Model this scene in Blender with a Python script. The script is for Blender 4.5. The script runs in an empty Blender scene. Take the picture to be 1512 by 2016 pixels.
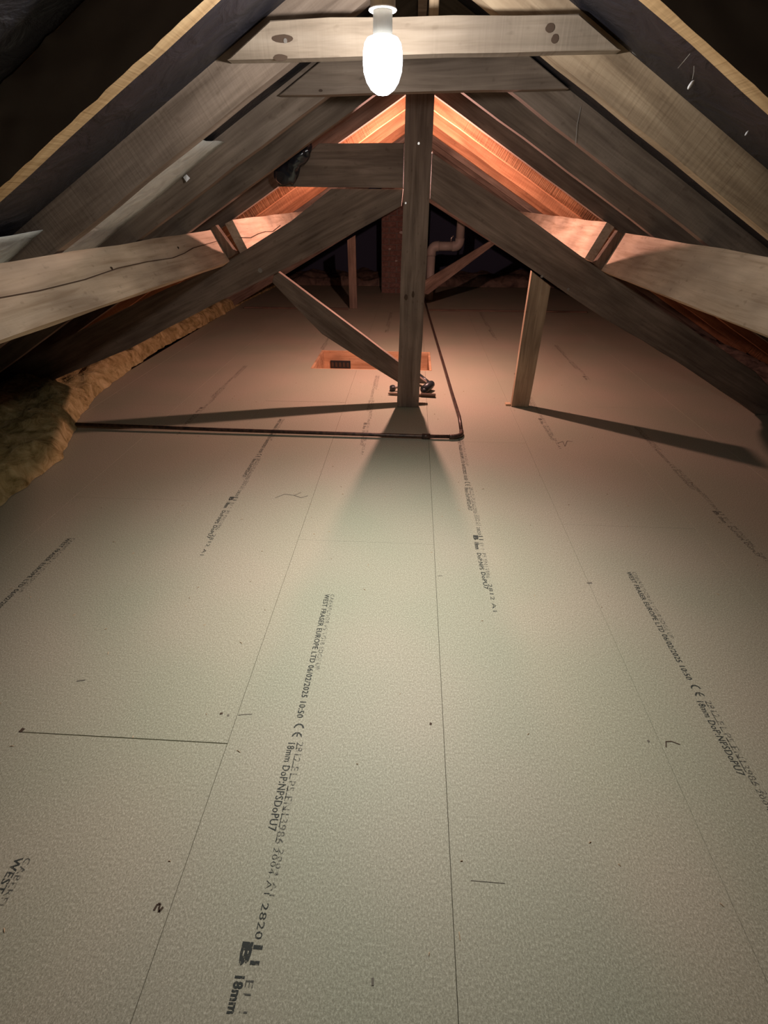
import bpy, bmesh, math, random
from mathutils import Vector, Matrix, noise
random.seed(7)
C = bpy.context.scene.collection

# ------------------------------------------------------------------ camera
F_PX = 942.134
cam_d = bpy.data.cameras.new('camera'); cam = bpy.data.objects.new('camera', cam_d); C.objects.link(cam)
cam_d.sensor_fit = 'VERTICAL'; cam_d.sensor_height = 36.0; cam_d.lens = F_PX / 2016 * 36.0
cam_d.clip_start = 0.02; cam_d.clip_end = 100
PITCH, YAW, ROLL, CAMH = 0.5806614, -0.0548109, 0.00268988, 1.264488
fw = Vector((math.sin(YAW)*math.cos(PITCH), math.cos(YAW)*math.cos(PITCH), -math.sin(PITCH)))
r0 = Vector((math.cos(YAW), -math.sin(YAW), 0)); u0 = r0.cross(fw)
rt = r0*math.cos(ROLL) + u0*math.sin(ROLL); up = u0*math.cos(ROLL) - r0*math.sin(ROLL)
m = Matrix((rt, up, -fw)).transposed().to_4x4(); m.translation = (0, 0, CAMH)
cam.matrix_world = m
bpy.context.scene.camera = cam
bpy.context.scene.cycles.max_bounces = 6; bpy.context.scene.cycles.diffuse_bounces = 3

# ------------------------------------------------------------------ world, exposure
w = bpy.data.worlds.new('world'); bpy.context.scene.world = w; w.use_nodes = True
bg = w.node_tree.nodes['Background']; bg.inputs[0].default_value = (0.45, 0.5, 0.75, 1); bg.inputs[1].default_value = 0.02
vs = bpy.context.scene.view_settings
vs.view_transform = 'Standard'; vs.look = 'None'; vs.gamma = 1; vs.use_curve_mapping = False
vs.exposure = 0.0
COOL_COL, COOL_W, COOL_DOWN_W = (1.0, 0.95, 0.90), 34.0, 108.0     # the bulb hanging in view: all-round and downward lobe, watts
WARM_COL, WARM_W, WARM_DOWN_W = (1.0, 0.53, 0.44), 190.0, 55.0     # the second bulb, behind the king post
BULB1 = Vector((-0.084, 1.43, 1.511))
BULB2 = Vector((0.006, 3.87, 1.38))

# ------------------------------------------------------------------ materials
def mat(name, base, rough=0.8, spec=0.3, metal=0.0):
    M = bpy.data.materials.new(name); M.use_nodes = True
    b = M.node_tree.nodes['Principled BSDF']
    b.inputs['Base Color'].default_value = (*base, 1); b.inputs['Roughness'].default_value = rough
    b.inputs['Specular IOR Level'].default_value = spec; b.inputs['Metallic'].default_value = metal
    return M, M.node_tree, b
def N(t, kind, **kw):
    n = t.nodes.new(kind)
    for k, v in kw.items():
        if k in n.inputs: n.inputs[k].default_value = v
        else: setattr(n, k, v)
    return n
def ramp(t, src, stops):
    r = t.nodes.new('ShaderNodeValToRGB'); e = r.color_ramp.elements
    while len(e) > 2: e.remove(e[-1])
    for i, (p, c) in enumerate(stops):
        if i < 2: e[i].position = p; e[i].color = (*c, 1)
        else:
            x = e.new(p); x.color = (*c, 1)
    t.links.new(src, r.inputs[0]); return r.outputs[0]
def coords(t, scale=(1, 1, 1), rnd=True):
    tc = t.nodes.new('ShaderNodeTexCoord'); mp = t.nodes.new('ShaderNodeMapping')
    mp.inputs['Scale'].default_value = scale
    t.links.new(tc.outputs['Object'], mp.inputs['Vector'])
    if rnd:
        oi = t.nodes.new('ShaderNodeObjectInfo'); cx = t.nodes.new('ShaderNodeCombineXYZ')
        ml = N(t, 'ShaderNodeMath', operation='MULTIPLY'); ml.inputs[1].default_value = 37.0
        t.links.new(oi.outputs['Random'], ml.inputs[0])
        for k in range(3): t.links.new(ml.outputs[0], cx.inputs[k])
        t.links.new(cx.outputs[0], mp.inputs['Location'])
    return mp.outputs[0]
def bump(t, b, src, strength, dist=0.01, prev=None):
    bn = t.nodes.new('ShaderNodeBump'); bn.inputs['Strength'].default_value = strength; bn.inputs['Distance'].default_value = dist
    t.links.new(src, bn.inputs['Height'])
    if prev: t.links.new(prev, bn.inputs['Normal'])
    t.links.new(bn.outputs[0], b.inputs['Normal']); return bn.outputs[0]
def wood(name, dark, mid, light, saw=0.25):
    M, t, b = mat(name, mid, 0.85, 0.2)
    v = coords(t, (1.6, 16, 26)); n = N(t, 'ShaderNodeTexNoise', Scale=1.6, Detail=3.5, Roughness=0.62, Distortion=0.5); t.links.new(v, n.inputs['Vector'])
    c1 = ramp(t, n.outputs[0], [(0.28, dark), (0.5, mid), (0.72, light)])
    v2 = coords(t, (1.5, 3, 3)); n2 = N(t, 'ShaderNodeTexNoise', Scale=2.2, Detail=2.0); t.links.new(v2, n2.inputs['Vector'])
    c2 = ramp(t, n2.outputs[0], [(0.3, (0.66, 0.64, 0.62)), (0.68, (1.12, 1.10, 1.06))])
    mx = N(t, 'ShaderNodeMixRGB', blend_type='MULTIPLY'); mx.inputs[0].default_value = 1
    t.links.new(c1, mx.inputs[1]); t.links.new(c2, mx.inputs[2])
    # small specks of dirt
    v3 = coords(t, (14, 26, 26)); n3 = N(t, 'ShaderNodeTexNoise', Scale=2.0, Detail=1.0); t.links.new(v3, n3.inputs['Vector'])
    c3 = ramp(t, n3.outputs[0], [(0.22, (0.75, 0.73, 0.71)), (0.34, (1, 1, 1))])
    m3 = N(t, 'ShaderNodeMixRGB', blend_type='MULTIPLY'); m3.inputs[0].default_value = 0.8
    t.links.new(mx.outputs[0], m3.inputs[1]); t.links.new(c3, m3.inputs[2])
    t.links.new(m3.outputs[0], b.inputs['Base Color'])
    pv = bump(t, b, n.outputs[0], 0.3, 0.004)
    vs_ = coords(t, (90, 5, 5)); ns = N(t, 'ShaderNodeTexNoise', Scale=1.0, Detail=1.0, Distortion=0.3); t.links.new(vs_, ns.inputs['Vector'])
    bump(t, b, ns.outputs[0], saw, 0.004, pv)
    return M
M_T = wood('old_timber', (0.15, 0.115, 0.09), (0.23, 0.18, 0.145), (0.31, 0.25, 0.205))
M_TL = wood('pale_timber', (0.27, 0.20, 0.135), (0.42, 0.32, 0.22), (0.52, 0.41, 0.29))
M_TR = wood('rough_sawn_timber', (0.10, 0.075, 0.06), (0.17, 0.125, 0.095), (0.25, 0.19, 0.14), 0.9)
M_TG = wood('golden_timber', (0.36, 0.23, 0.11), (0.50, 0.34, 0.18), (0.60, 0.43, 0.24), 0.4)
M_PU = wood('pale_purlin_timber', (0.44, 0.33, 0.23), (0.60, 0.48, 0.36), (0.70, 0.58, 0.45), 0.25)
M_TC = wood('greyish_pale_timber', (0.20, 0.16, 0.125), (0.29, 0.24, 0.19), (0.36, 0.305, 0.25))
M_HL = wood('glow_tinted_hatch_lining', (0.44, 0.24, 0.13), (0.56, 0.34, 0.20), (0.64, 0.42, 0.27), 0.2)  # lining wood partly tinted orange for the warm bulb's light
M_TO = wood('glow_tinted_softwood', (0.36, 0.16, 0.08), (0.52, 0.25, 0.13), (0.62, 0.33, 0.18), 0.6)  # rafter wood copy, orange tint stands for the warm bulb's glow
M_PL = wood('planed_softwood', (0.40, 0.28, 0.18), (0.55, 0.40, 0.26), (0.64, 0.48, 0.32), 0.1)

# chipboard
M_CB, t, b = mat('chipboard', (0.36, 0.34, 0.25), 0.62, 0.35)
tc = t.nodes.new('ShaderNodeTexCoord')
def gn(scale, detail=4.0, rough=0.6, mp=None):
    n = N(t, 'ShaderNodeTexNoise', Scale=scale, Detail=detail, Roughness=rough)
    if mp:
        q = t.nodes.new('ShaderNodeMapping'); q.inputs['Scale'].default_value = mp
        t.links.new(tc.outputs['Object'], q.inputs['Vector']); t.links.new(q.outputs[0], n.inputs['Vector'])
    else: t.links.new(tc.outputs['Object'], n.inputs['Vector'])
    return n.outputs[0]
chip = gn(250.0, 2.0, 0.75, (1.0, 0.7, 1)); big = gn(1.7, 1.0); mid_ = gn(420.0, 1.0)
c1 = ramp(t, chip, [(0.30, (0.275, 0.265, 0.200)), (0.52, (0.375, 0.362, 0.280)), (0.74, (0.550, 0.535, 0.435))])
c2 = ramp(t, big, [(0.35, (0.93, 0.97, 0.92)), (0.65, (1.05, 1.0, 0.98))])
mx = N(t, 'ShaderNodeMixRGB', blend_type='MULTIPLY'); mx.inputs[0].default_value = 1
t.links.new(c1, mx.inputs[1]); t.links.new(c2, mx.inputs[2])
c3 = ramp(t, mid_, [(0.38, (0.86, 0.85, 0.84)), (0.62, (1.08, 1.08, 1.07))])
mx2 = N(t, 'ShaderNodeMixRGB', blend_type='MULTIPLY'); mx2.inputs[0].default_value = 1
t.links.new(mx.outputs[0], mx2.inputs[1]); t.links.new(c3, mx2.inputs[2])
t.links.new(mx2.outputs[0], b.inputs['Base Color'])
bump(t, b, chip, 0.22, 0.002)

M_INK, t, b = mat('stamp_ink', (0.045, 0.05, 0.045), 0.75, 0.2)
tc = t.nodes.new('ShaderNodeTexCoord'); n = N(t, 'ShaderNodeTexNoise', Scale=160.0, Detail=3.0); t.links.new(tc.outputs['Object'], n.inputs['Vector'])
t.links.new(ramp(t, n.outputs[0], [(0.36, (0.4, 0.4, 0.4)), (0.5, (1, 1, 1))]), b.inputs['Alpha'])
M_INKF, t, b = mat('faded_stamp_ink', (0.10, 0.10, 0.085), 0.75, 0.2)
tc = t.nodes.new('ShaderNodeTexCoord'); n = N(t, 'ShaderNodeTexNoise', Scale=120.0, Detail=3.0); t.links.new(tc.outputs['Object'], n.inputs['Vector'])
t.links.new(ramp(t, n.outputs[0], [(0.42, (0.15, 0.15, 0.15)), (0.58, (0.9, 0.9, 0.9))]), b.inputs['Alpha'])
M_PENCIL, t, b = mat('pencil_mark', (0.16, 0.145, 0.115), 0.8, 0.2)

# roofing felt
M_FELT, t, b = mat('roofing_felt', (0.022, 0.021, 0.027), 0.55, 0.5)
v = coords(t, (1, 1, 1), False)
n = N(t, 'ShaderNodeTexNoise', Scale=9.0, Detail=6.0, Distortion=1.2); t.links.new(v, n.inputs['Vector'])
t.links.new(ramp(t, n.outputs[0], [(0.3, (0.006, 0.006, 0.011)), (0.7, (0.018, 0.016, 0.021))]), b.inputs['Base Color'])
bump(t, b, n.outputs[0], 0.8, 0.03)
M_WRAP, t, b = mat('felt_lifted_for_shade', (0.10, 0.085, 0.082), 0.5, 0.6)  # lighter felt copy; its tone makes up for the rafter face being unlit
M_MEM, t, b = mat('pale_membrane', (0.42, 0.44, 0.42), 0.5, 0.4)
v = coords(t, (3, 3, 3)); n = N(t, 'ShaderNodeTexNoise', Scale=6.0, Detail=5.0, Distortion=1.0); t.links.new(v, n.inputs['Vector'])
t.links.new(ramp(t, n.outputs[0], [(0.3, (0.55, 0.58, 0.57)), (0.7, (0.76, 0.80, 0.77))]), b.inputs['Base Color']); bump(t, b, n.outputs[0], 0.5, 0.01)

# mineral wool
M_WOOL, t, b = mat('mineral_wool', (0.35, 0.24, 0.1), 0.95, 0.1)
v = coords(t, (1, 1, 1), False); n = N(t, 'ShaderNodeTexNoise', Scale=11.0, Detail=6.0, Roughness=0.7, Distortion=1.0); t.links.new(v, n.inputs['Vector'])
t.links.new(ramp(t, n.outputs[0], [(0.30, (0.16, 0.12, 0.04)), (0.5, (0.42, 0.33, 0.15)), (0.72, (0.66, 0.54, 0.30))]), b.inputs['Base Color'])
bump(t, b, n.outputs[0], 0.9, 0.02)
M_DUST, t, b = mat('dusty_wool', (0.2, 0.15, 0.12), 0.95, 0.1)
v = coords(t, (1, 1, 1), False); n = N(t, 'ShaderNodeTexNoise', Scale=7.0, Detail=8.0, Distortion=0.8); t.links.new(v, n.inputs['Vector'])
t.links.new(ramp(t, n.outputs[0], [(0.3, (0.09, 0.07, 0.06)), (0.7, (0.30, 0.23, 0.18))]), b.inputs['Base Color']); bump(t, b, n.outputs[0], 0.8, 0.02)

M_BLK, t, b = mat('black_plastic', (0.018, 0.024, 0.028), 0.35, 0.5)
M_SHEET, t, b = mat('black_polythene', (0.012, 0.014, 0.020), 0.22, 0.7)
M_PIPE, t, b = mat('tarnished_copper', (0.085, 0.055, 0.045), 0.38, 0.5, 0.35)
v = coords(t, (8, 8, 8)); n = N(t, 'ShaderNodeTexNoise', Scale=5.0, Detail=4.0); t.links.new(v, n.inputs['Vector'])
t.links.new(ramp(t, n.outputs[0], [(0.35, (0.04, 0.03, 0.03)), (0.7, (0.14, 0.085, 0.06))]), b.inputs['Base Color'])
M_GREY, t, b = mat('grey_plastic', (0.40, 0.38, 0.34), 0.5, 0.4)
M_STEEL, t, b = mat('dull_steel', (0.55, 0.54, 0.52), 0.35, 0.5, 0.8)
M_WHITE, t, b = mat('white_plastic', (0.75, 0.76, 0.78), 0.4, 0.4)
M_WEB, t, b = mat('cobweb', (0.5, 0.48, 0.45), 0.9, 0.1); b.inputs['Alpha'].default_value = 0.45
M_KNOT, t, b = mat('dark_knot', (0.075, 0.05, 0.035), 0.8, 0.2)
M_CRACK, t, b = mat('split_shadow_line', (0.10, 0.065, 0.045), 0.9, 0.1)
M_BRICK, t, b = mat('old_brick', (0.2, 0.1, 0.075), 0.9, 0.15)
v = coords(t, (10, 10, 10)); n = N(t, 'ShaderNodeTexNoise', Scale=3.0, Detail=5.0); t.links.new(v, n.inputs['Vector'])
t.links.new(ramp(t, n.outputs[0], [(0.3, (0.15, 0.085, 0.07)), (0.7, (0.26, 0.16, 0.13))]), b.inputs['Base Color'])
M_MORT, t, b = mat('mortar', (0.20, 0.17, 0.15), 0.95, 0.1)
M_BLOCK, t, b = mat('haze_blue_blockwork', (0.07, 0.085, 0.14), 0.9, 0.2)  # blue lift in the block colour stands for haze at the far gable
M_VOID, t, b = mat('dark_underfloor', (0.02, 0.018, 0.015), 0.95, 0.1)
def glow(name, col, st):
    M = bpy.data.materials.new(name); M.use_nodes = True; t = M.node_tree; t.nodes.clear()
    e = t.nodes.new('ShaderNodeEmission'); tr = t.nodes.new('ShaderNodeBsdfTransparent'); a = t.nodes.new('ShaderNodeMixShader'); o = t.nodes.new('ShaderNodeOutputMaterial')
    e.inputs[0].default_value = (*col, 1); e.inputs[1].default_value = st; a.inputs[0].default_value = 0.5
    t.links.new(tr.outputs[0], a.inputs[1]); t.links.new(e.outputs[0], a.inputs[2]); t.links.new(a.outputs[0], o.inputs[0])
    M.cycles.emission_sampling = 'NONE'; return M
M_COOL = glow('cool_bulb_glass', (0.93, 0.97, 1.0), 12.0); M_WARM = glow('warm_bulb_glass', (1.0, 0.6, 0.4), 12.0)

# ------------------------------------------------------------------ helpers
def link(name, me, material, parent=None, loc=(0, 0, 0)):
    o = bpy.data.objects.new(name, me)
    if material and not me.materials: me.materials.append(material)
    C.objects.link(o); o.location = loc
    if parent: o.parent = parent
    return o
def obj(name, bm, material, parent=None, loc=(0, 0, 0), smooth=False):
    me = bpy.data.meshes.new(name); bmesh.ops.recalc_face_normals(bm, faces=bm.faces); bm.to_mesh(me); bm.free()
    if smooth:
        for p in me.polygons: p.use_smooth = True
    return link(name, me, material, parent, loc)
def tag(o, label, cat, group=None):
    o['label'] = label; o['category'] = cat
    if group: o['group'] = group
    return o
def thing(name, label, cat, loc=(0, 0, 0), group=None):
    o = bpy.data.objects.new(name, None); C.objects.link(o); o.location = loc; o.empty_display_size = 0.05
    return tag(o, label, cat, group)
def struct(o): o['kind'] = 'structure'; return o
def add_box(bm, a, b_):
    vs_ = [bm.verts.new((x, y, z)) for x in (a[0], b_[0]) for y in (a[1], b_[1]) for z in (a[2], b_[2])]
    for f in ((0, 1, 3, 2), (4, 6, 7, 5), (0, 4, 5, 1), (2, 3, 7, 6), (0, 2, 6, 4), (1, 5, 7, 3)):
        bm.faces.new([vs_[i] for i in f])
    return vs_
def box(a, b_, bevel=0.0):
    bm = bmesh.new(); add_box(bm, a, b_)
    if bevel: bmesh.ops.bevel(bm, geom=bm.edges[:], offset=bevel, segments=1, affect='EDGES')
    return bm
def timber(name, poly, y0, y1, material, parent=None, grain=None, bevel=0.003, rough=0.0):
    """a sawn timber lying in the plane across the loft: polygon of (x, z) corners given depth y0..y1; local X runs along the grain"""
    cx = sum(p[0] for p in poly)/len(poly); cz = sum(p[1] for p in poly)/len(poly)
    if grain is None:
        best = max(((poly[i], poly[(i+1) % len(poly)]) for i in range(len(poly))), key=lambda e: (e[0][0]-e[1][0])**2+(e[0][1]-e[1][1])**2)
        grain = math.atan2(best[1][1]-best[0][1], best[1][0]-best[0][0])
    ca, sa = math.cos(grain), math.sin(grain); yc = (y0+y1)/2
    bm = bmesh.new(); loc = []
    for x, z in poly:
        dx, dz = x-cx, z-cz; loc.append((dx*ca+dz*sa, -dx*sa+dz*ca))
    # divide long edges so that the arrises can wander a little like real sawn wood
    pts = []
    for i in range(len(loc)):
        a, c = loc[i], loc[(i+1) % len(loc)]; L = math.dist(a, c); n = max(1, int(L/0.14)) if rough else 1
        for k in range(n):
            s = k/n; px, pz = a[0]+(c[0]-a[0])*s, a[1]+(c[1]-a[1])*s
            if rough and k:
                pz += rough*noise.noise(Vector((px*5+cx*7, yc*3.1, i*9.7)))
            pts.append((px, pz))
    fr = [bm.verts.new((x, y0-yc, z)) for x, z in pts]; bk = [bm.verts.new((x, y1-yc, z)) for x, z in pts]
    bm.faces.new(fr); bm.faces.new(bk[::-1])
    for i in range(len(pts)):
        j = (i+1) % len(pts); bm.faces.new((fr[i], bk[i], bk[j], fr[j]))
    if bevel:
        es = [e for e in bm.edges if (e.verts[0] in fr) == (e.verts[1] in fr)]
        bmesh.ops.bevel(bm, geom=es, offset=bevel, segments=1, affect='EDGES')
    o = obj(name, bm, material, None)
    M4 = Matrix.Translation((cx, yc, cz)) @ Matrix.Rotation(-grain, 4, 'Y')
    if parent is not None:
        o.parent = parent; o.matrix_parent_inverse = Matrix.Identity(4)
        M4 = Matrix.Translation(-Vector(parent.location)) @ M4
    o.matrix_basis = M4
    return o
def tube_bm(pts, r, seg=12, closed_ends=True, bm=None, radii=None):
    bm = bm or bmesh.new(); pts = [Vector(p) for p in pts]; rings = []
    prev = None
    for i, p in enumerate(pts):
        d = (pts[min(i+1, len(pts)-1)] - pts[max(i-1, 0)]).normalized()
        if prev is None: a = d.orthogonal().normalized()
        else: a = (prev - d*prev.dot(d)).normalized()
        prev = a; c = d.cross(a); rr = radii[i] if radii else r
        rings.append([bm.verts.new(p + (a*math.cos(2*math.pi*k/seg) + c*math.sin(2*math.pi*k/seg))*rr) for k in range(seg)])
    for A, B in zip(rings, rings[1:]):
        for k in range(seg): bm.faces.new((A[k], A[(k+1) % seg], B[(k+1) % seg], B[k]))
    if closed_ends: bm.faces.new(rings[0][::-1]); bm.faces.new(rings[-1])
    return bm
def lathe(prof, seg=32, bm=None):
    bm = bm or bmesh.new(); rings = []
    for r, z in prof:
        rings.append([bm.verts.new((r*math.cos(2*math.pi*k/seg), r*math.sin(2*math.pi*k/seg), z)) for k in range(seg)] if r > 1e-5 else [bm.verts.new((0, 0, z))])
    for A, B in zip(rings, rings[1:]):
        for k in range(seg):
            if len(A) == 1: bm.faces.new((A[0], B[k], B[(k+1) % seg]))
            elif len(B) == 1: bm.faces.new((A[k], A[(k+1) % seg], B[0]))
            else: bm.faces.new((A[k], A[(k+1) % seg], B[(k+1) % seg], B[k]))
    return bm
def arc(c, p0, p1, n=6):
    """quarter bend from p0 to p1 about corner c"""
    c, p0, p1 = Vector(c), Vector(p0), Vector(p1)
    return [((1-s)**2)*p0 + 2*s*(1-s)*c + s*s*p1 for s in [k/n for k in range(n+1)]]
def disc(r, n=14, rz=1.0, t=0.0012, wob=0.15):
    """a small flat knot facing -Y"""
    bm = bmesh.new(); ring = []; ring2 = []
    for k in range(n):
        a = 2*math.pi*k/n; rr = r*(1+wob*noise.noise(Vector((math.cos(a)*1.3, math.sin(a)*1.3, r*100))))
        ring.append(bm.verts.new((rr*math.cos(a), -t, rr*rz*math.sin(a)))); ring2.append(bm.verts.new((rr*math.cos(a), t, rr*rz*math.sin(a))))
    bm.faces.new(ring); bm.faces.new(ring2[::-1])
    for k in range(n): bm.faces.new((ring[k], ring2[k], ring2[(k+1) % n], ring[(k+1) % n]))
    return bm
def child_at(name, bm, material, parent, wpos, smooth=False):
    """mesh given round its own origin, placed at a world position under a parent of any placement"""
    o = obj(name, bm, material, None, (0, 0, 0), smooth); o.parent = parent
    o.matrix_parent_inverse = parent.matrix_basis.inverted(); o.location = wpos; return o

# ------------------------------------------------------------------ roof planes
ZR, S = 1.78, 0.55            # underside of the rafters at the ridge, slope
DV = 0.128                    # depth of a rafter measured vertically
RY = [0.64, 1.225, 1.815, 2.395, 2.95, 3.50, 4.03-0.05, 4.63, 5.22, 5.80, 6.38, 6.96+0.06, 7.55, 8.15, 8.75]
def zu(x): return ZR - S*abs(x)

floor = struct(thing('floor', 'x', 'x')); del floor['label']; del floor['category']
# --- ceiling: sagging black felt laid over the rafters
bm = bmesh.new()
y0c, y1c, nx, ny = -1.6, 9.9, 110, 330
for side in (-1, 1):
    grid = []
    for j in range(ny+1):
        y = y0c + (y1c-y0c)*j/ny; row = []
        ph = 0.0
        for k in range(len(RY)-1):
            if RY[k]+0.045 < y < RY[k+1]: ph = math.sin(math.pi*(y-RY[k]-0.045)/(RY[k+1]-RY[k]-0.045))
        for i in range(nx+1):
            x = 3.72*i/nx
            z = zu(x) + DV + 0.004 - 0.022*ph*(0.7+0.5*noise.noise(Vector((x*1.2, y*0.4, side*5))))
            z += 0.012*ph*noise.noise(Vector((x*6, y*9, side*3.1))) + 0.005*ph*noise.noise(Vector((x*22, y*22, side)))
            row.append(bm.verts.new((side*x, y, z)))
        grid.append(row)
    for j in range(ny):
        for i in range(nx):
            bm.faces.new((grid[j][i], grid[j][i+1], grid[j+1][i+1], grid[j+1][i]))
ceil = struct(obj('ceiling', bm, M_FELT, smooth=True))

# --- gable ends and eaves
def gable(name, y, th):
    poly = [(-3.75, -0.3), (3.75, -0.3), (3.75, -0.12), (0, 1.95), (-3.75, -0.12)]
    bm = bmesh.new()
    a = [bm.verts.new((x, y, z)) for x, z in poly]; b_ = [bm.verts.new((x, y+th, z)) for x, z in poly]
    bm.faces.new(a); bm.faces.new(b_[::-1])
    for i in range(5): bm.faces.new((a[i], b_[i], b_[(i+1) % 5], a[(i+1) % 5]))
    return struct(obj(name, bm, M_BLOCK))
gable('wall_back', 9.9, 0.1); gable('wall_front', -1.7, 0.1)

# ------------------------------------------------------------------ floor of chipboard panels
under = obj('subfloor', box((-3.75, -1.6, -0.30), (-0.95, 9.9, -0.12)), M_VOID, floor)
o = obj('subfloor', box((0.25, -1.6, -0.30), (3.75, 9.9, -0.12)), M_VOID, floor)
o = obj('subfloor', box((-0.95, -1.6, -0.30), (0.25, 4.10, -0.12)), M_VOID, floor)
o = obj('subfloor', box((-0.95, 4.86, -0.30), (0.25, 9.9, -0.12)), M_VOID, floor)
A0, WB, LB, G = 0.127, 0.60, 2.65, 0.0006
HX0, HX1, HY0, HY1 = -0.885, 0.185, 4.20, 4.80       # the hatch opening
cols = {  # column index (left edge A0 + k*WB): y of one end joint
    -5: 1.1, -4: 0.60, -3: 1.97, -2: 0.731, -1: 1.68, 0: 0.10, 1: 1.87, 2: 0.75, 3: 1.3}
def rects_minus(x0, x1, y0, y1):
    if x1 <= HX0 or x0 >= HX1 or y1 <= HY0 or y0 >= HY1: return [(x0, x1, y0, y1)]
    out = []
    if y0 < HY0: out.append((x0, x1, y0, HY0))
    if y1 > HY1: out.append((x0, x1, HY1, y1))
    ya, yb = max(y0, HY0), min(y1, HY1)
    if x0 < HX0: out.append((x0, HX0, ya, yb))
    if x1 > HX1: out.append((HX1, x1, ya, yb))
    return out
boards = {}
for k, j in cols.items():
    x0 = A0 + k*WB; x1 = x0+WB
    x0, x1 = max(x0, -2.45), min(x1, 2.55)
    if x1-x0 < 0.05: continue
    y = j
    while y > -1.5: y -= LB
    n = 0
    while y < 9.25:
        ya, yb = max(y, -1.5), min(y+LB, 9.25)
        if yb-ya > 0.1:
            dz = 0.0; GE = 0.0012 if k == -2 else 0.0003
            bm = bmesh.new()
            for (a, b_, c, d) in rects_minus(x0+G, x1-G, ya+GE, yb-GE):
                add_box(bm, (a, c, -0.022), (b_, d, -dz))
            if len(bm.faces) == 6: bmesh.ops.bevel(bm, geom=bm.edges[:], offset=0.0004, segments=1, affect='EDGES')
            o = obj('floor_board', bm, M_CB, floor); boards[(k, n)] = o
        y += LB; n += 1

# --- stamped print on the boards
def text_mesh(body, size, xscale=1.0, bold=0.0):
    cu = bpy.data.curves.new('t', 'FONT'); cu.body = body; cu.size = size; cu.offset = bold; cu.resolution_u = 2
    cu.space_character = 1.08
    o = bpy.data.objects.new('t', cu); C.objects.link(o); bpy.context.view_layer.update()
    dg = bpy.context.evaluated_depsgraph_get(); me = bpy.data.meshes.new_from_object(o.evaluated_get(dg))
    me.materials.clear()
    bpy.data.objects.remove(o); bpy.data.curves.remove(cu)
    return me
def fit_text(body, h, length, material, x, y, z=0.0006, bold=0.0, name='stamped_print'):
    """runs from (x, y) towards the viewer (-Y), tops of the letters towards +X"""
    me = text_mesh(body, h/0.7, bold=bold); xs = [v.co.x for v in me.vertices]; sx = length/(max(xs)-min(xs)); mn = min(xs)
    for v in me.vertices:
        lx, ly = (v.co.x-mn)*sx, v.co.y
        v.co = (ly, -lx, 0)
    o = link(name, me, material, floor, (x, y, z)); return o
def ce_mark(x, y, h, material):
    bm = bmesh.new()
    def ring(cx, a0, a1, r0, r1):
        n = 16; pr = None
        for k in range(n+1):
            a = math.radians(a0+(a1-a0)*k/n)
            p = [bm.verts.new((0.5*h + r*math.sin(a), -(cx + r*math.cos(a)), 0)) for r in (r0, r1)]
            if pr: bm.faces.new((pr[0], pr[1], p[1], p[0]))
            pr = p
    ring(0.5*h, 95, 265, 0.36*h, 0.5*h); ring(1.38*h, 95, 265, 0.36*h, 0.5*h)
    vs_ = [bm.verts.new((0.5*h+a*h, -(1.0*h+b_*h), 0)) for a, b_ in ((-.06, 0), (-.06, .32), (.06, .32), (.06, 0))]
    bm.faces.new(vs_)
    return obj('ce_mark', bm, material, floor, (x, y, 0.0007))
Z = 0.0007
def print_strip(x, ys, material=M_INK, faint=M_INKF, upto=1.5):
    """one run of stamped print, x of its left edge, ys where it starts (far end): upper (fainter) line and lower line"""
    for body, h_, off, ln, dx, mt, bold in (
        ('CABERFLOOR P5 TG18 EDGE UP', 0.015, 0.0, 0.35, 0.022, faint, 0.0),
        ('WEST FRASER EUROPE LTD 06/02/2025 10:50', 0.018, 0.0, 0.52, 0.0, material, 0.0004),
        ('18mm DoP:NPSDoPU7', 0.020, 0.597, 0.221, -0.007, material, 0.0002),
        ('2812 E1 P5 EN13986', 0.019, 0.594, 0.25, 0.017, faint, 0.0),
        ('- -- - -- --- -', 0.010, 0.600, 0.24, 0.0155, material, 0.0004),
        ('2004-A1', 0.013, 0.852, 0.089, 0.017, material, -0.0003),
        ('2004-A1', 0.011, 0.855, 0.089, 0.030, faint, 0.0),
        ('2820', 0.015, 0.957, 0.060, 0.018, material, 0.0),
        ('B', 0.020, 1.022, 0.036, -0.003, material, 0.0016),
        ('I I', 0.018, 1.026, 0.030, 0.020, material, 0.0008),
        ('18mm', 0.018, 1.073, 0.052, -0.003, material, 0.0010),
        ('E1 1', 0.016, 1.078, 0.045, 0.019, faint, 0.0),
        ('DoP:NPS', 0.017, 1.150, 0.11, 0.0, material, 0.0005),
        ('P5 EN13986', 0.017, 1.150, 0.16, 0.020, faint, 0.0),
        ('DoPU7', 0.017, 1.275, 0.10, 0.003, material, 0.0005),
        ('2812 A1', 0.015, 1.345, 0.15, 0.022, material, 0.0)):
        if off > upto: continue
        fit_text(body, h_, ln, mt, x+dx, ys-off, Z, bold)
    if upto > 0.56: ce_mark(x-0.002, ys-0.538, 0.030, material)
M_INK2 = M_INK
print_strip(-0.298, 1.340)
print_strip(-0.298, 4.03, M_INKF)
print_strip(-0.300, 6.73, M_INKF, upto=1.1)
print_strip(-0.885, 3.04)
print_strip(-0.905, 5.67, M_INKF, upto=0.7)
print_strip(-0.865, 0.435)
print_strip(-1.495, 1.63)
print_strip(-1.500, 4.24, M_INKF)
print_strip(0.308, 2.78)
print_strip(0.899, 1.541)
print_strip(0.890, 4.18, M_INKF)
print_strip(0.880, 6.82, M_INKF)
print_strip(1.485, 3.05, M_INKF)
print_strip(1.465, 5.15, M_INKF, upto=1.1)
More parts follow.
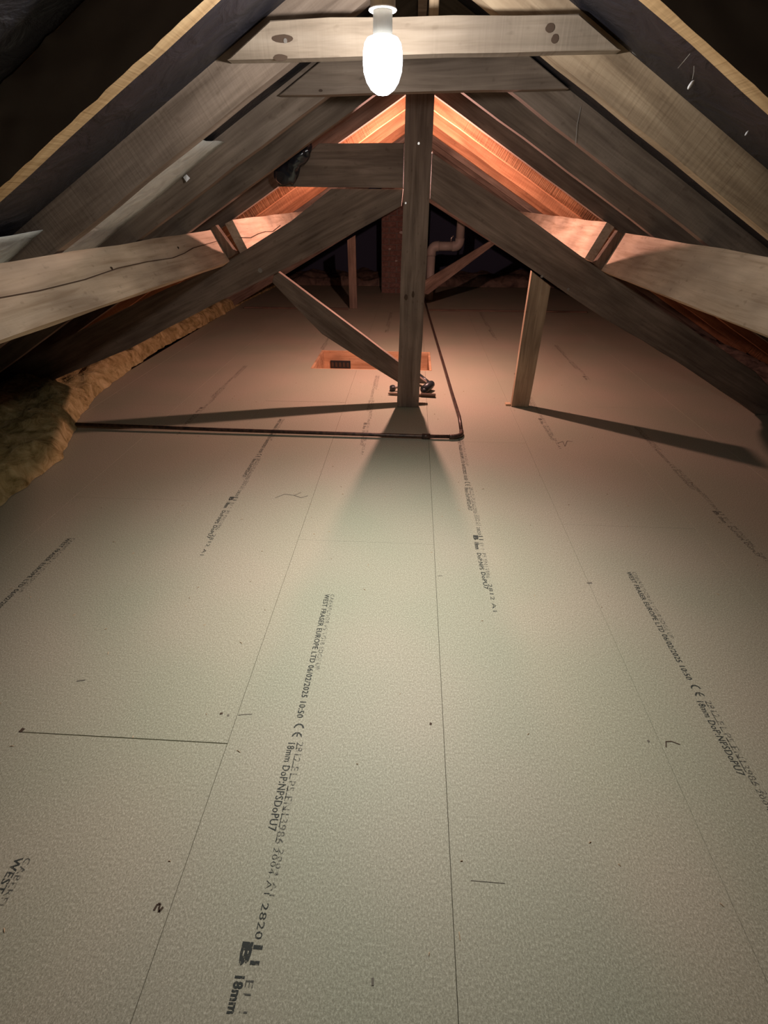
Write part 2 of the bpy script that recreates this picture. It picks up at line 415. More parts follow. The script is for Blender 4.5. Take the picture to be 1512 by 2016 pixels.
# pencil and pen marks
def stroke(pts, wdt, material, name='pencil_mark'):
    bm = bmesh.new()
    for (a, b_) in zip(pts, pts[1:]):
        a, b_ = Vector((*a, 0)), Vector((*b_, 0)); d = (b_-a).normalized(); n = Vector((-d.y, d.x, 0))*wdt/2
        bm.faces.new([bm.verts.new(p) for p in (a-n, b_-n, b_+n, a+n)])
    return obj(name, bm, material, floor, (0, 0, 0.0009))
stroke([(-0.525, 0.819), (-0.517, 0.822)], 0.006, M_KNOT); stroke([(-0.470, 0.818), (-0.455, 0.821), (-0.430, 0.824)], 0.0022, M_PENCIL)
stroke([(-0.502, 0.816), (-0.496, 0.816)], 0.006, M_PENCIL)
stroke([(0.692, 0.805), (0.699, 0.806)], 0.006, M_PENCIL); stroke([(0.737, 0.790), (0.744, 0.807), (0.760, 0.808), (0.779, 0.800)], 0.0028, M_KNOT)
stroke([(0.088, 0.824), (0.094, 0.822)], 0.007, M_KNOT)
stroke([(-1.01, 0.905), (-0.985, 0.91)], 0.004, M_PENCIL); stroke([(-1.072, 0.738), (-1.062, 0.735)], 0.012, M_KNOT)
stroke([(0.135, 1.471), (0.155, 1.472)], 0.002, M_PENCIL); stroke([(0.72, 1.463), (0.74, 1.465)], 0.007, M_PENCIL)
stroke([(0.17, 0.449), (0.245, 0.448)], 0.0009, M_PENCIL)
stroke([(0.92, 2.76), (0.96, 2.79), (0.955, 2.72), (0.99, 2.80), (1.02, 2.79)], 0.004, M_PENCIL)
stroke([(-0.66, 2.02), (-0.62, 2.06), (-0.57, 2.05), (-0.53, 2.03), (-0.50, 2.05)], 0.004, M_PENCIL)
stroke([(-0.57, 2.05), (-0.54, 2.08)], 0.003, M_PENCIL)
# the black "2"-like pen mark
stroke([(-0.506, 0.357), (-0.503, 0.368), (-0.497, 0.369), (-0.497, 0.362), (-0.494, 0.355), (-0.489, 0.364)], 0.0045, M_KNOT, 'pen_mark')
stroke([(-0.035, 0.279), (-0.034, 0.268)], 0.005, M_PENCIL)
# small wood shavings and grit lying about
bm = bmesh.new()
for k in range(150):
    x = random.uniform(-1.6, 1.6); y = random.uniform(0.25, 4.0); a = random.uniform(0, 3.14); l = random.uniform(0.002, 0.007)
    d = Vector((math.cos(a), math.sin(a), 0))*l; n = Vector((-d.y, d.x, 0)).normalized()*0.0009; p = Vector((x, y, 0.001))
    q_ = [p-d-n, p+d-n, p+d+n, p-d+n]; top = bm.verts.new(p+Vector((0, 0, 0.0022)))
    qv = [bm.verts.new(v) for v in q_]
    for i in range(4): bm.faces.new((qv[i], qv[(i+1) % 4], top))
o = obj('floor_grit', bm, M_PL, floor); o['kind'] = 'stuff'

# ------------------------------------------------------------------ loft hatch
h = thing('loft_hatch', 'open timber-lined loft hatch glowing orange behind the tall central post', 'hatch', (-0.35, 4.5, 0))
hd = 0.30
def hb(name, a, b_, m=M_HL):
    o = obj(name, box([a[i]-h.location[i] for i in range(3)], [b_[i]-h.location[i] for i in range(3)], 0.0015), m, h); return o
hb('lining_board', (HX0+0.001, HY1-0.022, -hd), (HX1-0.001, HY1-0.001, 0.004))
hb('lining_board', (HX0+0.001, HY0+0.001, -hd), (HX0+0.022, HY1-0.023, 0.004))
hb('lining_board', (HX1-0.022, HY0+0.001, -hd), (HX1-0.001, HY1-0.023, 0.004))
hb('lining_board', (HX0+0.023, HY0+0.001, -hd), (HX1-0.023, HY0+0.018, -0.001))
hb('hatch_door', (HX0+0.023, HY0+0.019, -hd), (HX1-0.023, HY1-0.023, -hd+0.02), M_PL)
lf = hb('latch_plate', (-0.80, HY1-0.034, -0.165), (-0.60, HY1-0.0225, -0.088), M_BLK)
for k in range(5):
    xx = -0.79 + k*0.038
    o = obj('latch_slot', box((xx+0.35, HY1-0.037-4.5, -0.150), (xx+0.022+0.35, HY1-0.0345-4.5, -0.105)), M_KNOT, h)

# ------------------------------------------------------------------ rafters
ordn = ['', 'nearest', 'second', 'third', 'fourth', 'fifth', 'sixth', 'seventh', 'eighth', 'ninth', 'tenth', 'eleventh', 'twelfth', 'thirteenth', 'fourteenth']
for i, y in enumerate(RY):
    th = 0.05
    for side, sn in ((-1, 'left'), (1, 'right')):
        xe = 3.45
        poly = [(side*0.017, ZR), (side*xe, zu(xe)), (side*xe, zu(xe)+DV), (side*0.017, ZR+DV)]
        mt = M_T
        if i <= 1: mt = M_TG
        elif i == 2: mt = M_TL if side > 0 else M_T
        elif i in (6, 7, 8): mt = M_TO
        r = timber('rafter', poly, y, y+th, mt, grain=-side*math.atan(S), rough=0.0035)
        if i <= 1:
            # creased felt put over the rafter's near face to hold that unlit side dark
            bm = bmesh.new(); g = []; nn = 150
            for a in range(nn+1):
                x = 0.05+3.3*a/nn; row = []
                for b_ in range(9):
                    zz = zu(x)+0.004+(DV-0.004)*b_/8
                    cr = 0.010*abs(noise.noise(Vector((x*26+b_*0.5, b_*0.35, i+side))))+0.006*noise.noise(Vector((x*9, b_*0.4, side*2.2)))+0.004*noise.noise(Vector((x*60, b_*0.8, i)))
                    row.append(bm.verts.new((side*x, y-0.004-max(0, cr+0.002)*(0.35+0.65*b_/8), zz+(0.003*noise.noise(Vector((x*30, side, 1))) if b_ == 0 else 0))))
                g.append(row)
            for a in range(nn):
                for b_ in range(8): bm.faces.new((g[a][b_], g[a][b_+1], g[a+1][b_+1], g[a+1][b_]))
            fl = obj('felt_shade_cover', bm, M_WRAP, None, smooth=True); fl.parent = r; fl.matrix_parent_inverse = r.matrix_basis.inverted()
        if i == 0: lab = 'bare timber rafter overhead in front of the golden rafter, %s slope' % sn
        elif i == 1: lab = 'rafter with golden lit underside crossing the top %s corner, black felt on shaded side' % sn
        elif i == 2: lab = 'broad %s rafter under the end of the front collar beam' % sn + (', yellow-brown' if side > 0 else ', beside the white membrane')
        elif i == 3: lab = 'broad %s rafter under the end of the second collar beam' % sn
        elif i == 4: lab = '%s rafter just behind the second collar beam' % sn + (", pale lower edge" if side > 0 else ', black plastic below it')
        elif i == 5: lab = '%s rafter with thin bright lower edge just beyond the king post' % sn
        elif i == 6: lab = '%s rafter with pink-lit edge bounding the orange glow beside the king post' % sn
        elif i == 7: lab = 'orange-lit rough rafter on the %s slope behind the king post' % sn
        else: lab = 'distant %s rafter, %s pair from the camera in the dark end of the loft' % (sn, ordn[min(i, 14)])
        tag(r, lab, 'rafter', 'rafters of the %s slope' % sn)
rb = tag(obj('ridge_board', box((-0.015, -1.55, 1.80), (0.015, 9.85, 1.925)), M_T), 'dark ridge board running the length of the loft where rafters meet', 'ridge board')

# ------------------------------------------------------------------ collar beams of first two pairs
c1 = timber('collar_beam', [(-0.535, 1.583), (0.530, 1.594), (0.405, 1.664), (-0.405, 1.660)], 1.765, 1.813, M_TC, grain=0.01, rough=0.004)
tag(c1, 'pale front collar beam across the top, behind the hanging lit bulb', 'collar beam')
for px, pz, r_, rz, nm in ((-0.375, 1.624, 0.030, 0.28, 'knot'), (0.335, 1.638, 0.012, 0.8, 'knot'), (0.352, 1.617, 0.0095, 1.0, 'knot'), (-0.385, 1.586, 0.020, 0.35, 'knot')):
    child_at(nm, disc(r_, rz=rz), M_KNOT, c1, (px, 1.765, pz))
child_at('nail', disc(0.005), M_STEEL, c1, (-0.367, 1.7635, 1.619))
c2 = timber('collar_beam', [(-0.530, 1.588), (0.545, 1.600), (0.350, 1.712), (-0.330, 1.702)], 2.345, 2.393, M_T, grain=0.01, rough=0.004)
tag(c2, 'greyish second collar beam, lower and further back than the front one', 'collar beam')
child_at('knot', disc(0.008, rz=0.5), M_KNOT, c2, (-0.37, 2.345, 1.60))
hg = timber('hanger_board', [(-0.012+0.03, 1.665), (0.045, 1.665), (0.045, 1.79), (0.018, 1.79)], 1.868, 1.893, M_TL)
tag(hg, 'short upright batten above the front collar beam, right of the bulb', 'batten')

# ------------------------------------------------------------------ truss with king post
YT = 3.31
kp = timber('king_post', [(-0.090, 0.001), (0.066, 0.001), (0.0765, 1.10), (0.078, 1.765), (-0.073, 1.765), (-0.0745, 1.2)], YT, YT+0.055, M_T, grain=math.pi/2, rough=0.004)
tag(kp, 'tall central timber post standing on the floor in front of the hatch', 'post')
child_at('nail', disc(0.006), M_STEEL, kp, (0.004, YT-0.001, 1.515)); child_at('nail', disc(0.005), M_STEEL, kp, (-0.06, YT-0.001, 1.24))
child_at('knot', disc(0.012, rz=1.5), M_KNOT, kp, (-0.045, YT, 0.735)); child_at('knot', disc(0.009, rz=2.2), M_KNOT, kp, (0.000, YT, 0.752))
c3 = timber('collar_beam', [(-0.815, 1.319), (-0.077, 1.314), (-0.077, 1.518), (-0.55, 1.518), (-0.70, 1.41)], YT+0.008, YT+0.052, M_T, grain=0, rough=0.004)
tag(c3, 'deep dark collar beam left of the central post, orange glow above it', 'collar beam')
pr = timber('principal_rafter', [(0.080, 1.262), (1.102, 0.690), (1.896, 0.290), (2.42, 0.002), (2.495, 0.002), (2.495, 0.15), (2.30, 0.30), (1.081, 0.930), (0.732, 1.128), (0.080, 1.475)], YT+0.006, YT+0.055, M_T, grain=-math.atan(0.53), rough=0.006)
tag(pr, 'heavy dark sloping beam running from the central post down right to the floor', 'beam')
pl = timber('principal_rafter', [(-0.078, 1.310), (-0.50, 1.310), (-0.755, 1.146), (-1.196, 0.922), (-1.621, 0.764), (-2.316, 0.484), (-2.95, 0.22), (-2.95, 0.02), (-2.0, 0.365), (-1.388, 0.641), (-0.918, 0.844), (-0.485, 1.035), (-0.086, 1.225)], YT+0.056, YT+0.105, M_T, grain=math.atan(0.45), rough=0.006)
tag(pl, 'heavy dark sloping beam running from the central post down left to the insulation', 'beam')
for px, pz in ((0.79, 0.862), (0.965, 0.792)): child_at('nail', disc(0.008), M_STEEL, pr, (px, YT+0.005, pz))
child_at('bolt_head', disc(0.014), M_STEEL, pl, (-0.985, YT+0.055, 0.875))
db = timber('diagonal_brace', [(-0.085, 0.145), (-0.62, 0.475), (-0.93, 0.80), (-0.90, 0.875), (-0.085, 0.29), (0.12, 0.15), (0.12, 0.14), (0.0, 0.145)], YT+0.106, YT+0.150, M_T, grain=-math.atan(0.72), rough=0.003)
tag(db, 'diagonal brace with bright top edge from the post foot up to the left beam', 'brace')
sp = timber('support_post', [(0.738, 0.001), (0.862, 0.001), (0.868, 0.80), (0.735, 0.885)], YT+0.056, YT+0.100, M_TL, grain=math.pi/2, rough=0.002)
tag(sp, 'slim upright timber post right of the hatch, under the right sloping beam', 'post')
ft = tag(obj('packing_block', box((0.700, 3.385, 0.001), (0.737, 3.425, 0.014), 0.002), M_PL), 'small pale timber packer on the floor at foot of slim right post', 'wood block')

# purlins and their cleats
def purlin(side, xt, zt, xb, zb, y0, y1, mtl, label):
    # inner face from (xt, zt) down to (xb, zb); body lies outward, square to the slope
    nx_, nz_ = (zt-zb), -(xt-xb); L = math.hypot(nx_, nz_); th = 0.055
    ox, oz = nx_/L*th, nz_/L*th
    poly = [(xt, zt), (xb, zb), (xb+ox, zb+oz), (xt+ox, zt+oz)]
    poly = [(side*a, b_) for a, b_ in poly]
    cx = sum(p[0] for p in poly)/4; cz = sum(p[1] for p in poly)/4; yc = (y0+y1)/2
    bm = bmesh.new(); n = int((y1-y0)/0.15); rings = []
    for k in range(n+1):
        y = y0+(y1-y0)*k/n-yc
        # local X runs along the loft (grain): x' = y
        rings.append([bm.verts.new((y, -(p[0]-cx)+0.003*noise.noise(Vector((y*4, j*5, side))), p[1]-cz+0.004*noise.noise(Vector((y*3, j*8+4, side))))) for j, p in enumerate(poly)])
    for A, B in zip(rings, rings[1:]):
        for k in range(4): bm.faces.new((A[k], A[(k+1) % 4], B[(k+1) % 4], B[k]))
    bm.faces.new(rings[0]); bm.faces.new(rings[-1][::-1])
    o = obj('purlin', bm, mtl); o.matrix_basis = Matrix.Translation((cx, yc, cz)) @ Matrix.Rotation(math.pi/2, 4, 'Z')
    tag(o, label, 'purlin'); return o
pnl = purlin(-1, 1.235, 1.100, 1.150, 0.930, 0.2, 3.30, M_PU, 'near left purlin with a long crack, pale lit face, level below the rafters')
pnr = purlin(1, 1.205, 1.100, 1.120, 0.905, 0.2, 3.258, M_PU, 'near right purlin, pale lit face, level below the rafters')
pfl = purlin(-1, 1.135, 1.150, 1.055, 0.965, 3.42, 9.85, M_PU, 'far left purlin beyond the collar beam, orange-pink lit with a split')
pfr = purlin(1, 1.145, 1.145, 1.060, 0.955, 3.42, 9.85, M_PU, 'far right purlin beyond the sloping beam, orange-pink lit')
def crack(parent, side, xt, zt, xb, zb, pts, wd=0.0035):
    bm = bmesh.new(); pr_ = None
    for y, f in pts:
        v2 = []
        for s in (-wd, wd):
            g = f + s/0.19; v2.append(Vector((side*(xt+(xb-xt)*g - 0.004), y, zt+(zb-zt)*g)))
        cur = [bm.verts.new(v) for v in v2] + [bm.verts.new(v + Vector((side*0.012, 0, 0))) for v in v2]
        if pr_:
            for a in range(4):
                q_ = [0, 1, 3, 2]; i0, i1 = q_[a], q_[(a+1) % 4]
                bm.faces.new((pr_[i0], pr_[i1], cur[i1], cur[i0]))
        else: bm.faces.new([cur[i] for i in (0, 1, 3, 2)])
        pr_ = cur
    bm.faces.new([pr_[i] for i in (2, 3, 1, 0)])
    child_at('split', bm, M_CRACK, parent, (0, 0, 0))
crack(pnl, -1, 1.235, 1.10, 1.15, .93, [(1.35, .45), (1.6, .50), (1.85, .50), (2.1, .44), (2.35, .45), (2.6, .50), (2.75, .46), (2.9, .38), (3.28, .34)], 0.0013)
crack(pfl, -1, 1.135, 1.15, 1.055, .965, [(3.42, .52), (3.6, .58), (3.8, .52), (4.0, .5), (4.2, .55), (4.5, .4)], 0.0022)
for y_, f in ((2.05, .42), (2.72, .30)): child_at('knot', disc(0.006), M_KNOT, pnl, (-(1.235-.085*f-0.003), y_, 1.1-.17*f))
for side, poly, lab in ((-1, [(-1.285, 1.095), (-1.205, 1.125), (-1.105, 0.975), (-1.20, 0.925)], 'left'), (1, [(1.165, 1.11), (1.24, 1.065), (1.175, 0.875), (1.075, 0.94)], 'right')):
    o = timber('purlin_cleat', poly, 3.262 if side > 0 else 3.305, 3.314 if side > 0 else 3.355, M_TR, grain=math.pi/2, bevel=0.002)
    tag(o, 'short dark cleat block crossing the joint between near and far %s purlins' % lab, 'cleat')

# ------------------------------------------------------------------ second, far truss
YF = 6.90
o = timber('king_post', [(-0.06, 0.001), (0.06, 0.001), (0.06, 1.765), (-0.06, 1.765)], YF, YF+0.05, M_T, grain=math.pi/2); tag(o, 'far central post mostly hidden behind the near central post', 'post')
for s, sn in ((-1, 'left'), (1, 'right')):
    o = timber('principal_rafter', [(s*0.062, 1.27), (s*2.45, 0.02), (s*2.75, 0.02), (s*1.08, 0.93), (s*0.062, 1.47)], YF+0.002, YF+0.048, M_T, grain=-s*math.atan(0.5)); tag(o, 'far sloping beam on the %s, in the dark beyond the hatch' % sn, 'beam')
o = timber('support_post', [(-0.86, 0.001), (-0.755, 0.001), (-0.755, 0.87), (-0.86, 0.815)], YF+0.050, YF+0.095, M_T, grain=math.pi/2); tag(o, 'far slim upright post on the left, beyond the hatch in dim light', 'post')
o = timber('diagonal_brace', [(0.10, 0.20), (0.20, 0.19), (1.02, 0.79), (0.93, 0.81), (0.15, 0.36)], YF+0.050, YF+0.095, M_T, grain=math.atan(0.65)); tag(o, 'far diagonal brace rising right in front of the dark gable, behind grey pipe', 'brace')
o = tag(obj('floor_strip', box((-2.3, 6.86, 0.001), (-0.87, 6.89, 0.022), 0.002), M_TR), 'thin dark strip lying across the far floor, left of the far post', 'batten')  # low dark strips across the far boards, one on each side
o = tag(obj('floor_strip', box((0.22, 6.86, 0.001), (2.3, 6.89, 0.022), 0.002), M_TR), 'thin dark strip lying across the far floor, right of the black pipe', 'batten')

# ------------------------------------------------------------------ chimney stack of brick at far end
ch = thing('chimney_stack', 'dim purple-brown brick chimney stack at the far gable, left of post', 'chimney', (-0.155, 8.23, 0))
obj('mortar_core', box((-0.345, 0.012, 0), (0.345, 0.49, 1.57)), M_MORT, ch)
bme = bpy.data.meshes.new('brick'); bmb = box((-0.1065, 0, -0.0325), (0.1065, 0.10, 0.0325), 0.003); bmb.to_mesh(bme); bmb.free(); bme.materials.append(M_BRICK)
hme = bpy.data.meshes.new('half_brick'); bmb = box((-0.051, 0, -0.0325), (0.051, 0.10, 0.0325), 0.003); bmb.to_mesh(hme); bmb.free(); hme.materials.append(M_BRICK)
for r_ in range(20):
    z = 0.04+r_*0.075
    xs = [(-0.232, 0), (0.0, 0), (0.232, 0)] if r_ % 2 == 0 else [(-0.29, 1), (-0.1165, 0), (0.1165, 0), (0.29, 1)]
    for x, hf in xs:
        o = link('brick', hme if hf else bme, None, ch, (x+random.uniform(-.002, .002), random.uniform(-0.003, 0.003), z))
for x, z, r_ in ((-0.03-0.02, 0.84, 0.028), (-0.22, 0.62, 0.02), (-0.12, 0.46, 0.02)):
    o = obj('mortar_splash', disc(r_, rz=0.6, t=0.004, wob=0.6), M_GREY, ch, (x, -0.006, z))

# ------------------------------------------------------------------ grey soil pipe
sv = thing('vent_pipe', 'pale grey plastic vent pipe with two bends, right of the central post', 'pipe', (0.205, 7.70, 0))
yl = 0; r_ = 0.058
def gp(name, pts, r, m=M_GREY): return obj(name, tube_bm([Vector(p) for p in pts], r, 18), m, sv, smooth=True)
gp('lower_pipe', [(0.035, yl, 0.0), (0.035, yl, 0.60)], r_)
gp('lower_elbow', [(0.035, yl, 0.58)] + arc((0.035, yl, 0.70), (0.035, yl, 0.62), (0.115, yl, 0.70)) + [(0.14, yl, 0.70)], r_*1.12)
gp('middle_pipe', [(0.12, yl, 0.70), (0.34, yl, 0.70)], r_)
gp('upper_elbow', [(0.32, yl, 0.70)] + arc((0.42, yl, 0.70), (0.34, yl, 0.70), (0.42, yl, 0.78)) + [(0.42, yl, 0.80)], r_*1.12)
gp('upper_pipe', [(0.42, yl, 0.79), (0.42, yl, 1.40)], r_)
gp('pipe_clip', [(0.30, yl, 0.755), (0.30, yl-0.0, 0.80), (0.33, yl, 0.83)], 0.012, M_STEEL)

# ------------------------------------------------------------------ dark copper pipe on the floor
cp = thing('heating_pipe', 'long dark copper pipe on the floor, turning a corner by the central post', 'pipe', (0.333, 2.86, 0))
def fp(name, pts, r, seg=14): return obj(name, tube_bm([Vector(p)-cp.location for p in pts], r, seg), M_PIPE, cp, smooth=True)
zp = 0.018; rp = 0.0115
fp('cross_pipe', [(-2.16, 2.800, zp+0.012), (-1.2, 2.786, zp+0.004), (0.10, 2.775, zp), (0.262, 2.779, zp)], rp)
fp('elbow', [(0.255, 2.779, zp)] + arc((0.338, 2.782, zp), (0.265, 2.779, zp), (0.337, 2.86, zp), 8) + [(0.337, 2.87, zp)], rp*1.25)
fp('coupling', [(0.085, 2.775, zp), (0.135, 2.776, zp)], rp*1.45)
fp('long_pipe', [(0.337, 2.865, zp), (0.342, 3.115, zp), (0.322, 3.582, zp), (0.296, 4.283, zp), (0.258, 5.25, zp), (0.215, 6.355, zp), (0.172, 7.60, zp)], rp)

# ------------------------------------------------------------------ odds and ends at the post foot
pf = thing('black_pipe_fitting', 'black plastic pipe elbow lying on the floor behind right of central post', 'pipe fitting', (0.11, 3.62, 0))
def bp(name, pts, r, m=M_BLK, radii=None): return obj(name, tube_bm([Vector(p) for p in pts], r, 16, radii=radii), m, pf, smooth=True)
bp('spigot', [(-0.045, 0.20, 0.080), (0.035, 0.075, 0.055)], 0.017)
bp('body', [(-0.005, -0.03, 0.036), (0.045, 0.06, 0.045), (0.06, 0.085, 0.047)], 0.03, radii=[0.031, 0.033, 0.026])
bp('collar_ring', [(0.020, 0.05, 0.050), (0.032, 0.035, 0.048)], 0.022)
bp('outlet', [(-0.005, -0.055, 0.030), (0.0, -0.02, 0.034)], 0.020)
kb = thing('plastic_cap', 'small faceted black plastic cap on the floor left of central post foot', 'cap', (-0.135, 3.66, 0))
obj('cap_body', lathe([(0, 0.001), (0.017, 0.001), (0.026, 0.012), (0.026, 0.034), (0.016, 0.042), (0, 0.042)], 7), M_BLK, kb)
obj('cap_stem', tube_bm([(0.012, 0, 0.028), (0.045, -0.01, 0.034)], 0.011, 10), M_GREY, kb)
rd = thing('loose_rod', 'thin dark rod lying on the floor behind the foot of central post', 'rod', (0, 3.54, 0))
obj('shaft', tube_bm([(-0.165, 0.022, 0.012), (-0.15, 0.020, 0.013), (0.09, 0.0, 0.013)], 0.010, 12, radii=[0.006, 0.010, 0.010]), M_TR, rd)
obj('grip', tube_bm([(0.085, 0.0, 0.0155), (0.195, -0.012, 0.0155)], 0.0145, 12), M_KNOT, rd)
wb = tag(obj('wood_offcut', box((0.069, 3.36, 0.001), (0.115, 3.385, 0.012), 0.002), M_TR), 'tiny dark wood offcut at the right foot of the central post', 'offcut')

# ------------------------------------------------------------------ lamps
def bulb_profile(): return [(0.0, -0.052), (0.013, -0.050), (0.026, -0.042), (0.036, -0.029), (0.0425, -0.012), (0.044, 0.006), (0.043, 0.022), (0.040, 0.035), (0.034, 0.043), (0.022, 0.047), (0.0, 0.048)]
def lamp(loc, material, label, scale, col, watts, down, tilt):
    L = thing('pendant_lamp', label, 'lamp', loc)
    s = scale
    obj('bulb', lathe([(r*s, z*s) for r, z in bulb_profile()]), material, L, smooth=True)
    obj('bulb_cap', lathe([(0.0, 0.0475*s), (0.021*s, 0.0475*s), (0.0205*s, 0.085*s), (0.0, 0.085*s)], 24), M_BLK if material is M_WARM else M_GREY, L)
    obj('lamp_holder', lathe([(0.0, 0.0855*s), (0.027*s, 0.0855*s), (0.026*s, 0.155*s), (0.012*s, 0.17*s), (0.0, 0.171*s)], 24), M_GREY, L)
    n = 20; ring = [Vector((0.0285*s*math.cos(a), 0.0285*s*math.sin(a), 0.087*s)) for a in [2*math.pi*k/n for k in range(n+1)]]
    obj('rim_ring', tube_bm(ring, 0.0018*s, 6, False), M_WHITE, L, smooth=True)
    ld = bpy.data.lights.new('bulb_glow', 'POINT'); ld.color = col; ld.energy = watts; ld.shadow_soft_size = 0.028*s
    lo = bpy.data.objects.new('bulb_glow', ld); C.objects.link(lo); lo.parent = L
    la = bpy.data.lights.new('bulb_lobe', 'SPOT'); la.spot_size = math.radians(112 if col is COOL_COL else 132); la.spot_blend = 1.0; la.shadow_soft_size = 0.022*s; la.color = col; la.energy = down
    ao = bpy.data.objects.new('bulb_lobe', la); C.objects.link(ao); ao.parent = L; ao.location = (0, 0, -0.086*s); ao.rotation_euler = (tilt, 0, 0)
    top = 1.785 - L.location.z; dx = -L.location.x
    obj('ceiling_rose', lathe([(0.0, 0.0), (0.016, 0.0), (0.030, 0.008), (0.030, 0.0145), (0.0, 0.0145)], 20), M_WHITE, L, (dx, 0, top))
    obj('flex', tube_bm([(0, 0, 0.17*s), (dx*0.35, 0, (0.17*s+top)/2), (dx, 0, top)], 0.0035, 8), M_WHITE, L)
    return L
lamp(BULB1, M_COOL, 'glowing white bulb hanging from a pendant holder at the top of the loft', 1.0, COOL_COL, COOL_W, COOL_DOWN_W, -0.13)
lamp(BULB2, M_WARM, 'warm bulb hanging close behind the central post, hidden by it', 0.6, WARM_COL, WARM_W, WARM_DOWN_W, 0.0)
fx = obj('lamp_cable', tube_bm([(0.085, 3.62, 1.50), (0.10, 3.63, 1.475), (0.14, 3.64, 1.435), (0.19, 3.66, 1.395), (0.235, 3.68, 1.372)], 0.004, 8), M_WHITE)
tag(fx, 'short white cable curving down beside the central post in the orange glow', 'cable')

# ------------------------------------------------------------------ white membrane on the left slope
def membrane(y0, y1, xa, xb, off0, off1, label, taper=True):
    bm = bmesh.new(); nx_, ny_ = 26, 10; g = []
    for i in range(nx_+1):
        s = i/nx_; x = xa+(xb-xa)*s; row = []
        for j in range(ny_+1):
            u = j/ny_; y = y0+(y1-y0)*u
            off = off0+(off1-off0)*s
            z = zu(x)+off - 0.012*math.sin(math.pi*u) + 0.006*noise.noise(Vector((x*7, y*7, 1)))
            row.append(bm.verts.new((-x, y, z)))
        g.append(row)
    for i in range(nx_):
        for j in range(ny_): bm.faces.new((g[i][j], g[i][j+1], g[i+1][j+1], g[i+1][j]))
    r = bmesh.ops.extrude_face_region(bm, geom=bm.faces[:])
    for v in [e for e in r['geom'] if isinstance(e, bmesh.types.BMVert)]: v.co.z += 0.0015
    o = obj('membrane_sheet', bm, M_MEM, smooth=True); return tag(o, label, 'membrane')
membrane(1.867, 2.393, 0.78, 2.2, 0.100, 0.060, 'white membrane strip showing between the two broad left rafters')
membrane(1.277, 1.813, 1.26, 2.2, 0.085, 0.050, 'white membrane patch at the left edge under the golden rafter')
sc = bmesh.new()
vv = [sc.verts.new(v) for v in ((-0.972, 2.38, 1.335), (-0.945, 2.385, 1.332), (-0.958, 2.37, 1.318), (-0.955, 2.378, 1.345))]
for f in ((0, 1, 2), (0, 3, 1), (1, 3, 2), (2, 3, 0)): sc.faces.new([vv[i] for i in f])
tag(obj('membrane_scrap', sc, M_WHITE), 'tiny torn white scrap sticking out beside the left membrane strip', 'scrap')

# ------------------------------------------------------------------ crumpled black plastic on the left, behind the rafters
bm = bmesh.new(); bmesh.ops.create_icosphere(bm, subdivisions=5, radius=1)
for v in bm.verts:
    p = v.co.copy(); n = 1 + 0.22*noise.noise(p*1.3+Vector((3, 1, 2))) - 0.20*abs(noise.noise(Vector((p.x*3.2, p.y*1.2, p.z*1.2+4))))
    pinch = 0.62+0.38*abs(p.x-0.15)**0.7
    v.co = Vector((p.x*0.125*n, p.y*0.04*n, p.z*(0.078-0.020*p.x)*n*pinch-0.018*p.x*p.x))
o = obj('black_plastic_bag', bm, M_SHEET, None, (-0.690, 3.255, 1.432), smooth=True); o.rotation_euler = (0, -0.75, 0)
tag(o, 'crumpled shiny black plastic bundle tucked behind a left rafter', 'plastic bag')

# ------------------------------------------------------------------ mineral wool
def wool(name, path, width, height, y0, y1, label, material, side=-1, seed=0, res=0.03, taper=True):
    """bank of wool whose inner foot follows path (y -> x) and which runs outward by width"""
    def px(y):
        for (ya, xa), (yb, xb) in zip(path, path[1:]):
            if ya <= y <= yb: return xa+(xb-xa)*(y-ya)/(yb-ya)
        return path[-1][1]
    ny_ = int((y1-y0)/res); nx_ = int(0.9/res); bm = bmesh.new(); g = []; outer = width
    for j in range(ny_+1):
        y = y0+(y1-y0)*j/ny_; row = []
        xi = px(y) + side*-0.035*noise.noise(Vector((y*3.5, seed, 0))) - side*0.02*noise.noise(Vector((y*12, seed, 4)))
        width = outer-abs(xi)
        for i in range(nx_+1):
            s = i/nx_; x = xi + side*width*s
            e = min(1, s*width/0.10); e = math.sqrt(max(0, 1-(1-e)**2))
            z = 0.003 + height*e*(0.8+0.55*noise.noise(Vector((x*4, y*4, seed)))) + 0.03*e*noise.noise(Vector((x*14, y*14, seed))) + 0.014*e*noise.noise(Vector((x*38, y*38, seed)))
            z = min(z, zu(x)-0.012)
            row.append(bm.verts.new((x, y, max(z, 0.002 if i == 0 else 0.004))))
        g.append(row)
    for j in range(ny_):
        for i in range(nx_): bm.faces.new((g[j][i], g[j][i+1], g[j+1][i+1], g[j+1][i]))
    rnd = random.Random(seed)
    for k in range(int((y1-y0)*260)):          # loose fibres standing out of the edge
        j = rnd.randrange(ny_); i = rnd.randrange(max(2, nx_//2)); p = g[j][i].co
        d = Vector((rnd.uniform(-1, 1), rnd.uniform(-1, 1), rnd.uniform(0, 1.2))).normalized()*rnd.uniform(0.01, 0.035)
        q_ = Vector((0.0012, 0.0006, 0)); bm.faces.new([bm.verts.new(v) for v in (p-q_, p+q_, p+d)])
    o = obj(name, bm, material, smooth=True); o['kind'] = 'stuff'
    return tag(o, label, 'insulation')
LP = [(-1.5, -2.0), (1.0, -1.98), (1.85, -1.98), (2.35, -1.99), (2.9, -2.22), (3.5, -2.40), (4.7, -2.50), (5.8, -2.45), (7.5, -2.42), (9.3, -2.3)]
wool('mineral_wool_bank', LP, 3.15, 0.16, -1.5, 8.9, 'yellow-brown mineral wool bank along the left edge of the floor', M_WOOL, -1, 3)
RP = [(-1.5, 2.5), (9.3, 2.5)]
wool('mineral_wool_bank', RP, 3.15, 0.09, -1.5, 8.9, 'dark mineral wool along the right edge of the floor under the roof slope', M_DUST, 1, 8, 0.05)
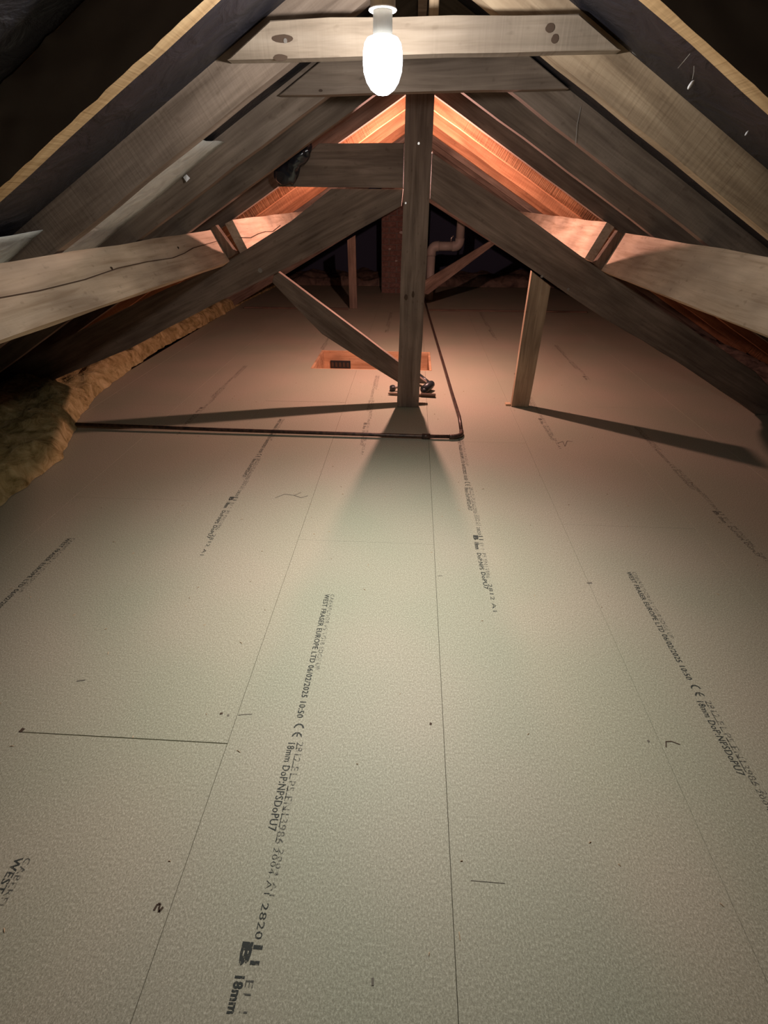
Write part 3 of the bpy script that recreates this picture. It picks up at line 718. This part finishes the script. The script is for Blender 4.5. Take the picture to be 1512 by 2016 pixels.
# far end heap across
bm = bmesh.new(); g = []
for i in range(101):
    x = -2.5+5.0*i/100; row = []
    for j in range(23):
        y = 8.95+0.9*j/22; e = min(1, (y-8.95)/0.15); e = math.sqrt(max(0, 1-(1-e)**2))
        if -0.55 < x < 0.25 and y > 8.4: pass
        row.append(bm.verts.new((x, y, 0.004+e*(0.13+0.10*noise.noise(Vector((x*3, y*3, 9)))+0.03*noise.noise(Vector((x*11, y*11, 2)))))))
    g.append(row)
for i in range(100):
    for j in range(22): bm.faces.new((g[i][j], g[i][j+1], g[i+1][j+1], g[i+1][j]))
o = obj('mineral_wool_heap', bm, M_DUST, smooth=True); o['kind'] = 'stuff'; tag(o, 'lumpy brown mineral wool heaped along the far gable wall', 'insulation')

# ------------------------------------------------------------------ cobwebs and hanging bits
def web(pts, label, r=0.0008):
    return tag(obj('cobweb', tube_bm(pts, r, 5), M_WEB), label, 'cobweb')
def onroof(x, y, off=0.0): return Vector((x, y, zu(x)+off))
web([(0.610, 2.390, 1.555), (0.606, 2.385, 1.50), (0.612, 2.38, 1.44)], 'cobweb strand hanging down the face of the second right rafter', 0.0012)
web([(0.560, 1.80, 1.607), (0.573, 1.80, 1.595), (0.60, 1.805, 1.583)], 'cobweb thread at the right end of the front collar beam', 0.0007)
web([(0.578, 1.400, 1.500), (0.581, 1.400, 1.49), (0.582, 1.40, 1.478)], 'cobweb thread under the golden right rafter holding a white fleck', 0.0007)
web([(0.515, 1.28, 1.497), (0.51, 1.29, 1.487), (0.503, 1.29, 1.478)], 'short cobweb tuft under the golden right rafter', 0.0007)
def fleck(p, r, label):
    bm = bmesh.new(); bmesh.ops.create_icosphere(bm, subdivisions=2, radius=r)
    for v in bm.verts: v.co = Vector((v.co.x*0.6, v.co.y*0.6, v.co.z*1.5))*(1+0.3*noise.noise(v.co*300))
    o = obj('white_fleck', bm, M_WHITE, None, p, smooth=True); o.rotation_euler = (0, 0.5, 0); return tag(o, label, 'debris')
fleck((0.582, 1.40, 1.470), 0.006, 'white fleck hanging in a cobweb below the golden right rafter')
fleck((0.836, 1.60, 1.405), 0.004, 'tiny white fleck further down the dark right roof slope')
